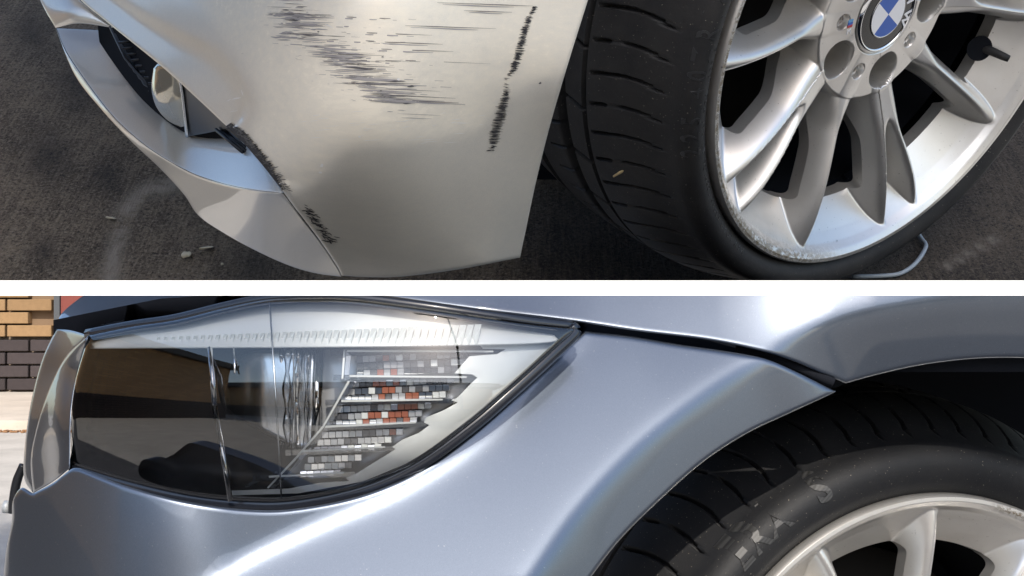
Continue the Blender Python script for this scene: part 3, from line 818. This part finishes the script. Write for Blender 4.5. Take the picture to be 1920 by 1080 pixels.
# ---- damage marks, each a sliver lying on the paint
def slivers(name, segs, mat, parent, depth, lift=.0006, label=None):
    V2 = []; Fc = []
    for (x0, y0, x1, y1, w0) in segs:
        n = 3; b = len(V2); dx, dy = x1-x0, y1-y0; L = math.hypot(dx, dy)+1e-6; nx_, ny_ = -dy/L, dx/L
        for k in range(n+1):
            s = k/n; ww = w0*(.15+.85*math.sin(math.pi*min(max(s, .04), .96)))*random.uniform(.7, 1.2)
            jx = random.uniform(-.4, .4)*w0
            V2 += [(x0+dx*s+nx_*(ww+jx), y0+dy*s+ny_*(ww+jx)), (x0+dx*s-nx_*(ww-jx), y0+dy*s-ny_*(ww-jx))]
        for k in range(n): Fc.append([b+2*k, b+2*k+1, b+2*k+3, b+2*k+2])
    P = np.array(V2); t = depth(P)-lift
    o = mesh_obj(name, [U(p[0], p[1], tt) for p, tt in zip(P, t)], Fc, mat, parent); o['kind'] = 'stuff'
    if label: o['label'] = label
    return o
dk, pl = [], []
def band(c0, c1, n, wfun, ylo, yhi, lst, w0, slope=.04):
    cl = [random.uniform(ylo, yhi) for _ in range(16)]
    for _ in range(n):
        y = random.choice(cl)+random.gauss(0, 2.2) if random.random() < .7 else random.uniform(ylo, yhi); y = min(max(y, ylo), yhi); L = wfun()*random.choice((.5, .8, 1, 1.7)); s = (y-ylo)/(yhi-ylo)
        cx = np.interp(y, c0, c1)+random.gauss(0, 17)
        lst.append((cx-L*.35, y, cx+L*.65, y+L*(slope+random.gauss(0, .012)), random.uniform(.3, 1)*w0))
band([0, 60, 120, 180, 250], [540, 565, 640, 720, 770], 120, lambda: random.expovariate(1/48)+12, 0, 225, pl, .9)
band([0, 60, 120, 180, 250], [540, 570, 640, 715, 760], 60, lambda: random.expovariate(1/35)+8, 0, 190, dk, .55)
band([80, 200], [600, 745], 90, lambda: random.expovariate(1/45)+25, 80, 200, pl, 1.4)
band([80, 130, 200], [620, 680, 750], 35, lambda: random.expovariate(1/40)+20, 85, 200, dk, .65)
band([0, 60], [535, 550], 50, lambda: random.uniform(8, 34), 0, 75, pl, 1.8)
for (x0, y0, L) in ((600, 30, 180), (640, 60, 170), (760, 48, 170), (690, 78, 140), (560, 72, 200), (660, 90, 190), (820, 5, 180), (870, 20, 90), (600, 100, 120), (780, 190, 80)):
    dk.append((x0, y0, x0+L, y0+L*.035, .7)); pl.append((x0+10, y0+3, x0+L*.8, y0+3+L*.03, 1.2))
dk += [(648, 126, 706, 129, 1.6), (731, 152, 758, 153, 1.4), (764, 163, 777, 161, 2.0), (712, 170, 716, 170, 1.2), (755, 194, 770, 194, 1.2), (1010, 156, 1015, 155, 2.0), (595, 60, 599, 59, 1.2), (715, 107, 720, 107, 1.0), (534, 37, 560, 39, 1.4)]
slivers('scratch_marks', pl, M['scratch_l'], bumperA, dA, .0004)
slivers('deep_scratch_marks', dk, M['scratch'], bumperA, dA, .0007)
# comb-like scrape down the right side
cb, cbl = [], []
cx_, cy_ = [12, 40, 80, 130, 145, 180, 220, 250, 283], [1003, 990, 978, 964, 952, 948, 938, 928, 922]
for k in range(430):
    y = random.uniform(12, 283)
    dens = np.interp(y, [12, 60, 100, 135, 145, 165, 215, 255, 283], [.7, 1, 1, .9, .12, .5, 1.2, 1.1, .3])
    if random.random() > dens*.88: continue
    x = np.interp(y, cy_ if False else cx_, cy_ if False else [1003, 990, 978, 964, 952, 948, 938, 928, 922]); 
    hw = np.interp(y, [12, 100, 140, 175, 220, 250, 283], [5, 8, 5, 7, 11, 11, 5])*random.uniform(.4, 1.1)
    x += random.gauss(0, 1.8)
    cb.append((x-hw, y-random.uniform(0, 1), x+hw, y+random.uniform(0, 1), random.uniform(.35, 1.05)))
cb += [(912, 283, 926, 281, 1.2)]
slivers('comb_scrape', cb, M['gouge'], bumperA, dA, .0008)
cb = []
for k in range(90):
    s = random.random(); x = 572+s*50+random.gauss(0, 4); y = 388+s*66+random.gauss(0, 2)
    if abs(s-.62) < .03: continue
    cb.append((x-random.uniform(1, 8), y-random.uniform(-2, 4), x+random.uniform(2, 10), y+random.uniform(0, 5), random.uniform(.4, 1.3)))
slivers('short_scrape', cb, M['gouge'], bumperA, dA, .0008)
slivers('pale_scuff_marks', [(435, 186, 452, 183, 1.5), (425, 190, 433, 186, 1), (430, 210, 446, 207, .8), (452, 168, 456, 180, .8), (745, 150, 749, 147, 3), (672, 255, 676, 258, 2), (600, 312, 606, 308, 3), (598, 322, 604, 325, 2.5), (610, 45, 625, 52, 1)] +
        [(random.uniform(620, 930), random.uniform(240, 275), 0, 0, 0) and (x, y, x+random.uniform(5, 30), y-random.uniform(0, 3), .5) for x, y in [(random.uniform(560, 900), random.uniform(210, 270)) for _ in range(40)]], M['scuff'], bumperA, dA, .0005)
# torn edge along the opening
tor = cr([(424, 236), (452, 262), (492, 308), (530, 356)], 14); gt = []
top = []; botm = []
for i, (x, y) in enumerate(tor):
    s = i/(len(tor)-1); ww = 13*math.sin(math.pi*min(1, .15+s*.9))**.6+random.uniform(-2, 2)
    nx_, ny_ = .72, -.50
    botm.append((x-.8, y+.5)); top.append((x+nx_*ww, y+ny_*ww))
    if random.random() < .9: top.append((x+nx_*ww+3+random.uniform(0, 4), y+ny_*ww-1))
tp = botm+top[::-1]
def roughd(V): return dA(V)-.0015-.0012*np.array([random.random() for _ in range(len(V))])
o = panel('torn_edge', tp, roughd, M['gouge'], bumperA, step=3, er=1, thick=.002, fine=False)
gt = [(x0, y0, x0+random.uniform(3, 12), y0+random.uniform(-3, 5), .8) for x0, y0 in [(tor[i][0]+random.uniform(0, 10), tor[i][1]-random.uniform(0, 7)) for i in [random.randrange(len(tor)) for _ in range(110)]]]
slivers('torn_fibres', gt, material('torn_plastic_pale', (.10, .095, .09), .8), bumperA, dA, .0035)

# ------------------------------------------------------------------ lower car
RB = .232*1.20/1.05
Cb = U(1757.9, 1445, 1.20)
aB = Vector((.2955, -.9553, 0.0))
carB = empty('car', (.0, 1.3, 0)); setp(carB, 'blue silver car in the lower view seen at its clear headlight and front wheel arch', 'car')
mB = build_wheel_meshes(1.42, M['rubberB'])
mB['spokes'] = mA['spokes']; mB['rim'] = mA['rim']; mB['hub'] = mA['hub']
Mb = wheel_matrix(Cb, aB, Z, 0) @ Matrix.Scale(RB/RW, 4) @ Matrix.Rotation(R(-13), 4, 'Z')
wB, addB = wheel(carB, Mb, mB)
def hatch(th0, rad, body, size, sp=1.1):
    return text_mesh('tyre_lettering', body, size, .0012, M['letter'], on_sidewall(mB['prof'], th0, rad), sp, bold=.0012)
addB('tyre_lettering', hatch(39+13, 1.115, 'PANTERA' if False else 'ERA', .043, 1.1))
addB('tyre_lettering', hatch(24.5+13, 1.115, 'S', .042, 1.1))

DB = TPS([(560, 950, .985), (300, 925, 1.01), (130, 890, 1.055), (40, 940, 1.12), (20, 1090, 1.115), (70, 1090, 1.08), (300, 1090, 1.005), (480, 1040, .98), (400, 1090, .985),
          (760, 915, .985), (900, 830, 1.0), (1000, 735, 1.02), (1080, 650, 1.045), (1097, 622, 1.05), (900, 1000, .978), (1100, 900, .99), (1300, 800, 1.02), (700, 1090, .968)], .002)
def DB2(V):
    dy = V[:, 1]-650
    return 1.05-(3.1e-4*dy-.6e-7*dy*dy)+(V[:, 0]-1100)*2e-5
creaseB = cr([(1470, 660), (1390, 690), (1280, 765), (1180, 850), (1080, 960), (990, 1090)])
swoosh = cr([(1180, 540), (1080, 650), (1000, 735), (900, 830), (760, 915), (620, 975), (480, 1040), (400, 1090), (250, 1200), (50, 1400)])
def splus(x, k): return .5*(x+np.sqrt(x*x+k*k))-.5*k
def dB(V):
    d2, s2 = seg_dist(V, swoosh, False)
    t = DB2(V)-2.35e-4*splus(np.where(s2 > 0, d2, -d2), 16)
    t = t+.12*np.clip((430-V[:, 0])/410, 0, 2)**2
    d, s = seg_dist(V, creaseB, False)
    return t+3.4e-4*splus(np.where(s < 0, d, -d), 14)
bB = loop([(1097, 621), (1180, 630), (1270, 645), (1360, 658), (1432, 672), (1490, 696), (1563, 732)],
          [(1563, 732), (1560, 738), (1480, 775), (1400, 813), (1320, 865), (1240, 935), (1160, 1015), (1095, 1100)],
          [(1095, 1100), (5, 1100)],
          [(5, 1100), (12, 1030), (22, 980), (24, 940), (40, 915), (62, 925)],
          [(62, 925), (100, 905), (133, 880), (150, 878)],
          [(150, 878), (240, 912), (350, 940), (470, 956), (560, 953), (680, 928), (790, 880), (890, 808), (980, 728), (1060, 655), (1097, 621)])
panel('front_bumper', bB, dB, M['paintB'], carB, step=11, thick=.012, er=7)
# fender
def DF(V):
    x, y = V[:, 0], V[:, 1]
    return 1.062-np.interp(x, [1000, 1350, 1560, 1640], [3.0e-4, 2.6e-4, 1.6e-4, 1.4e-4])*(y-603-.13*(x-1073))
creaseF = cr([(1440, 668), (1490, 632), (1560, 600), (1640, 580), (1750, 562), (1850, 554), (1960, 552)])
def dF(V):
    t = DF(V); d, s = seg_dist(V, creaseF, False)
    return t+2.7e-4*splus(np.where(s > 0, d, -d), 14)
fB = loop([(690, 541), (700, 556), (780, 567), (900, 582), (1073, 603), (1200, 622), (1330, 638), (1430, 659), (1490, 678), (1540, 700), (1586, 719)],
          [(1586, 719), (1640, 704), (1720, 686), (1800, 675), (1870, 671), (1960, 672)], [(1960, 672), (1960, 541)], [(1960, 541), (690, 541)])
panel('fender', fB, dF, M['paintB'], carB, step=10, thick=.012, er=6)
mesh_obj('leak_blocker', *tube([U(x, y, 1.082) for x, y in cr([(1380, 652), (1432, 664), (1490, 686), (1540, 708), (1562, 717)])], .0045, 8), M['well'], carB)  # added strip that stops sun leaking through the panel gap
# bonnet
DH = TPS([(105, 612, 1.20), (200, 541, 1.32), (520, 541, 1.12), (300, 598, 1.12), (450, 568, 1.06), (110, 590, 1.24), (330, 560, 1.2)])
hB = loop([(104, 612), (112, 592), (135, 570), (175, 541)], [(175, 541), (545, 541)], [(545, 541), (505, 558), (450, 570), (400, 581), (320, 596), (240, 606), (160, 611), (104, 612)])
panel('bonnet', hB, lambda V: DH(V), M['paintB'], carB, step=9, thick=.012, er=6)
lens_o = loop([(165, 629), (250, 612), (330, 600), (420, 578), (500, 562), (580, 558), (660, 560), (760, 572), (900, 592), (1000, 606), (1072, 613)],
              [(1072, 613), (1074, 624), (1040, 655), (960, 728), (880, 796), (780, 868), (680, 912), (560, 938), (470, 941), (360, 930), (240, 903), (135, 872)],
              [(135, 872), (132, 800), (140, 720), (166, 629)])
# black behind the shut lines
gap = [(100, 600), (300, 560), (560, 541), (760, 541), (1150, 590), (1600, 712), (1570, 726), (1480, 740), (1300, 700), (1130, 680), (900, 850), (700, 960), (400, 970), (150, 910), (128, 880), (160, 700), (100, 640)]
panel('shut_line_backing', [tuple(p) for p in gap], lambda V: np.maximum(dB(V), 1.0)+.07+.09*(V[:, 0] < 240)+.16*inside(V, lens_o), M['well'], carB, step=30, er=2, fine=False)
# grille side strip and front corner left of the lamp
DG = TPS([(165, 630, 1.07), (105, 625, 1.15), (85, 660, 1.155), (50, 800, 1.15), (60, 925, 1.12), (130, 878, 1.065), (145, 750, 1.068), (100, 780, 1.105), (118, 690, 1.12)])
cornerB = loop([(105, 616), (135, 620), (166, 629)], [(166, 629), (120, 690), (80, 790), (62, 925)], [(62, 925), (45, 895), (47, 830), (60, 745), (80, 672), (105, 616)])
panel('nose_corner', cornerB, lambda V: DG(V)+.006, M['paintB'], carB, step=8, thick=.02, er=6)
stripB = loop([(166, 629), (148, 690), (134, 770), (131, 878)], [(131, 878), (100, 903), (62, 925)], [(62, 925), (58, 860), (72, 790), (96, 720), (126, 665), (166, 629)])
def dG2(V):
    d, _ = seg_dist(V, cr([(150, 640), (118, 700), (108, 790), (112, 890)]), False)
    return DG(V)-.004-.008*np.exp(-(d/18)**2)
panel('nose_trim', stripB, dG2, M['paintB'], carB, step=7, thick=.02, er=4)
v, f = tube([U(x, y, 1.24) for x, y in cr([(44, 872), (33, 898), (26, 930), (24, 962)])], .0045, 8); mesh_obj('kidney_edge', v, f, M['black'], carB)
v, f = tube([U(8, 950, 1.26), U(19, 951, 1.26)], .0065, 12); mesh_obj('tow_cover_pin', v, f, M['bezel'], carB)
# wheel well of the lower car
wl = [(960, 1110), (1180, 850), (1400, 700), (1700, 620), (1990, 620), (1990, 1110)]
panel('wheel_well', wl, lambda V: 1.75+0*V[:, 0], M['well'], carB, step=40, er=2, fine=False)
v, f = bx((.52, 1.44, EYE-.068), X*.42, Y*.32, Z*.008); mesh_obj('arch_liner', v, f, M['well'], carB, smooth=False)
v, f = bx((.15, 1.135, EYE-.066), X*.12, Y*.05, Z*.004); mesh_obj('arch_liner', v, f, M['well'], carB, smooth=False)  # extra piece added to keep leaking sunlight off the tyre

# ------------------------------------------------------------------ headlight
HL = empty('headlight', U(600, 760, 1.05), carB)
def DLn(V):
    V = np.asarray(V, float); x = V[:, 0]; y = V[:, 1]
    t = .962+.100*np.clip((780-x)/640, 0, 2)**2+.035*np.clip((x-780)/290, 0, 2)**2
    return t+.012*((y-800)/180)**2*(y < 800)+.003*((y-800)/130)**2*(y > 800)
panel('lens_cover', lens_o, lambda V: DLn(V), M['lens'], HL, step=12, thick=.004, er=10)
# gasket ring
def ring_outline(o, k_out, k_in, cx=560, cy=750):
    return o
G = cr([(165, 627), (250, 611), (330, 599), (420, 577), (500, 561), (580, 556), (660, 558), (760, 570), (900, 590), (1000, 604), (1070, 612)], 6)
G2 = cr([(1070, 612), (1076, 624), (1042, 658), (962, 731), (882, 800), (782, 872), (682, 917), (560, 943), (470, 946), (360, 935), (240, 908), (138, 877)], 6)
def off(pts, k): return [U(x, y, float(DLn(np.array([[x, y]]))[0])+k) for x, y in pts]
v, f = tube(off(G, .012), .005, 8); mesh_obj('upper_gasket', v, f, M['gasket'], HL)
v, f = tube(off(G2, .010), .0058, 8); mesh_obj('lower_gasket', v, f, M['gasket'], HL)
# bowl
bowl = [(160, 630), (330, 600), (560, 556), (760, 568), (1072, 612), (960, 735), (780, 875), (560, 946), (360, 936), (140, 876), (130, 760)]
panel('lamp_bowl', bowl, lambda V: DLn(V)+.015+.115*np.clip(seg_dist(V, bowl)[0]/42, 0, 1), M['dark_in'], HL, step=16, er=2, fine=False)
# upper bezel (pale eyelid) with ribbed light bar
ey = loop([(168, 640), (250, 622), (340, 606), (430, 586), (520, 572), (620, 570), (740, 582), (880, 604), (1040, 628)], [(1040, 628), (1036, 642), (900, 648), (600, 652), (168, 654)], [(168, 654), (168, 640)])
panel('eyelid_bezel', ey, lambda V: DLn(V)+.022-.00012*(V[:, 1]-600), M['bezel'], HL, step=10, er=4, thick=.02)
for k in range(44):
    s = k/43; x = 290+s*590; w2 = 5+s*7; y0 = 640-s*20-2; y1 = 651-s*5
    q = [(x, y1), (x+w2*1.2, y1), (x+w2*1.9, y0-6-4*s), (x+w2*.9, y0-6-4*s)]
    dn_ = float(DLn(np.array([[x, 640]]))[0])
    V = [U(px, py, dn_+.015) for px, py in q]+[U(px, py, dn_+.022) for px, py in q]
    V[0] = U(*q[0], dn_+.021)
    mesh_obj('light_bar_rib', V, [[0, 1, 2, 3], [4, 7, 6, 5], [0, 4, 5, 1], [1, 5, 6, 2], [2, 6, 7, 3], [3, 7, 4, 0]], M['frost'], HL, smooth=False)
# notched silver bezel on the right
nb = [(1050, 637), (960, 727), (880, 792), (780, 862), (680, 903), (560, 925), (430, 929), (430, 920), (540, 916), (600, 905), (655, 902), (648, 896), (668, 888),
      (720, 856), (742, 842), (735, 838), (755, 824), (785, 812), (805, 797), (795, 792), (800, 782), (830, 770), (858, 755), (846, 750), (856, 746), (868, 735), (880, 722), (895, 708), (885, 702), (852, 700), (880, 668), (932, 664), (948, 655), (905, 654), (898, 645), (1040, 640)]
panel('notched_bezel', nb, lambda V: DLn(V)+.026, M['bezel'], HL, step=14, er=1.5, thick=.02, fine=False)
# reflector of the turn signal behind a prism grid
refl = [(600, 655), (870, 655), (900, 700), (860, 750), (800, 800), (720, 860), (640, 905), (520, 915), (560, 860), (600, 760)]
panel('signal_reflector', refl, lambda V: DLn(V)+.070-.02*np.clip((V[:, 0]-600)/300, 0, 1), M['reflector'], HL, step=14, er=2, fine=False)
prisms = bpy.data.meshes.new('prism')
bm = bmesh.new(); bmesh.ops.create_cube(bm, size=1)
for v_ in bm.verts:
    if v_.co.y < 0: v_.co.x *= .90; v_.co.z *= .80
bm.to_mesh(prisms); bm.free(); prisms.materials.append(M['clear'])
pr_dark = prisms.copy(); pr_dark.materials.clear(); pr_dark.materials.append(M['chrome'])
pr_amb = prisms.copy(); pr_amb.materials.clear(); pr_amb.materials.append(M['amber'])
M['prism_grey'] = material('prism_grey', (.50, .51, .53), .12, .5, .8); pr_dark.materials.clear(); pr_dark.materials.append(M['prism_grey'])
pr_clear = prisms.copy(); pr_clear.materials.clear(); pr_clear.materials.append(M['bezel'])
pr_chr = prisms.copy(); pr_chr.materials.clear(); pr_chr.materials.append(M['chrome'])
pr_smoke = prisms.copy(); pr_smoke.materials.clear(); M['smoke'] = material('prism_smoke', (.13, .13, .14), .15, .5, 1.); pr_smoke.materials.append(M['smoke'])
for ri, y in enumerate((673, 687, 700, 720, 734, 747, 767, 781, 794, 815, 829, 842, 861, 875, 888)):
    xa = 668-max(0, y-708)*.58+random.uniform(-2, 2); xb = float(np.interp(y, [673, 720, 760, 800, 840, 888], [878, 866, 822, 782, 722, 640]))
    n = int((xb-xa)/12.6)
    for i in range(n):
        x = xa+(i+.5)*12.6; yy = y-(i*12.6)*.045
        red = math.exp(-((x-745)/48)**2-((yy-765)/62)**2); rr_ = random.random()  # amber prisms paint a reddish reflection around this spot
        tone = .5+.5*math.sin(x*.045+ri*1.9)
        me = pr_amb if rr_ < red*.55 else (pr_smoke if tone < .22 and rr_ < .75 else (pr_dark if tone < .55 else (pr_chr if rr_ < .7 else pr_clear)))
        d0 = float(DLn(np.array([[x, yy]]))[0])+.042+random.uniform(-.001, .001)
        o = bpy.data.objects.new('prism', me); col.objects.link(o)
        o.location = U(x, yy, d0); o.scale = (.0056, .006, .0060); adopt(o, HL)
# clear fins
def blade(pa, pb, wpx, da=.03, depth=.03, name='clear_fin', mat='clear'):
    (x0, y0), (x1, y1) = pa, pb; d0 = float(DLn(np.array([pa]))[0])+da; d1 = float(DLn(np.array([pb]))[0])+da
    L = math.hypot(x1-x0, y1-y0); nx_, ny_ = -(y1-y0)/L*wpx/2, (x1-x0)/L*wpx/2
    q0 = [U(x0-nx_, y0-ny_, d0), U(x0+nx_, y0+ny_, d0), U(x1+nx_*.8, y1+ny_*.8, d1), U(x1-nx_*.8, y1-ny_*.8, d1)]
    q1 = [U(x0-nx_, y0-ny_, d0+depth), U(x0+nx_, y0+ny_, d0+depth), U(x1+nx_*.8, y1+ny_*.8, d1+depth), U(x1-nx_*.8, y1-ny_*.8, d1+depth)]
    mesh_obj(name, q0+q1, [[0, 1, 2, 3], [7, 6, 5, 4], [0, 4, 5, 1], [1, 5, 6, 2], [2, 6, 7, 3], [3, 7, 4, 0]], M[mat], HL, smooth=False)
for pa, pb in (((620, 661), (945, 662)), ((625, 708), (895, 710)), ((610, 755), (850, 752)), ((580, 803), (800, 795)), ((535, 849), (742, 841)), ((474, 897), (665, 889))):
    blade(pa, pb, 11)
    blade((pa[0]+30, pa[1]-3), (pb[0]-20, pb[1]-3), 4, .024, .004, 'fin_glint', 'bezel')  # pale strip stands in for the glint along the fin
for pa, pb in (((652, 655), (648, 710)), ((660, 715), (612, 800)), ((612, 800), (560, 860)), ((560, 860), (508, 915))):
    blade(pa, pb, 14, .034, .02, 'cross_fin'); blade((pa[0]-6, pa[1]), (pb[0]-6, pb[1]), 4, .03, .004, 'fin_glint', 'bezel')
blade((460, 912), (520, 885), 6, .034, .02, 'cross_fin')
# projector: glass barrel and surround
v, f = [], []
def ringtube(cx, cy, rx, ry, d0, d1, mat, name, n=48, taper=.9):
    V = []; Fc = []
    for i in range(n):
        a = 2*math.pi*i/n
        V.append(U(cx+rx*math.cos(a), cy+ry*math.sin(a), d0)); V.append(U(cx+rx*taper*math.cos(a), cy+ry*taper*math.sin(a), d1))
    for i in range(n): Fc.append([2*i, 2*i+1, 2*((i+1) % n)+1, 2*((i+1) % n)])
    return mesh_obj(name, V, Fc, mat, HL)
# parabolic shell left of the projector, seen from its side
shell = loop([(425, 700), (440, 672), (470, 655), (520, 652)], [(520, 652), (585, 652), (590, 720), (585, 830), (568, 845)], [(568, 845), (520, 825), (455, 790), (425, 770)], [(425, 770), (420, 735), (425, 700)])
shD = TPS([(425, 700, 1.075), (440, 740, 1.06), (425, 770, 1.08), (500, 652, 1.06), (500, 740, 1.03), (520, 825, 1.05), (585, 652, 1.04), (590, 740, 1.02), (568, 845, 1.05)])
panel('reflector_shell', shell, lambda V: DLn(V)+.05+.03*np.clip((500-V[:, 0])/75, 0, 1)**2, M['chrome_soft'], HL, step=8, er=8, thick=.01)
for k, (x, wd, mt, dz) in enumerate(((528, 5, 'chrome', 1.035), (541, 8, 'clear', 1.02), (549, 3, 'chrome_soft', 1.018), (560, 7, 'chrome', 1.025), (572, 5, 'clear', 1.02), (580, 4, 'chrome', 1.025), (596, 2, 'dark_in', 1.015))):
    pts_ = [(x+8*math.sin(math.pi*(yy-652)/190)*(-1 if k % 2 else 1)*.4, yy) for yy in np.linspace(654, 842-abs(x-560)*.1, 14)]
    v, f = tube([U(px, py, dz) for px, py in pts_], [wd*.00036*(1+.45*math.sin(i*1.3+k)) for i in range(14)], 10)
    mesh_obj('projector_ring', v, f, M[mt], HL)
v, f = bx(U(592, 745, 1.045), X*.007, Y*.004, Z*.040); mesh_obj('projector_frame', v, f, M['chrome'], HL)
for (x0, y0, x1, y1) in ((393, 652, 402, 760), (402, 760, 432, 940), (438, 652, 440, 700), (505, 560, 528, 940)):
    v, f = tube([U(x0, y0, 1.01), U((x0+x1)/2+1, (y0+y1)/2, .995), U(x1, y1, .99)], .0007 if x0 > 430 else .0022, 6)
    mesh_obj('moulding_seam', v, f, M['clear'] if x0 < 430 else M['chrome_soft'], HL)
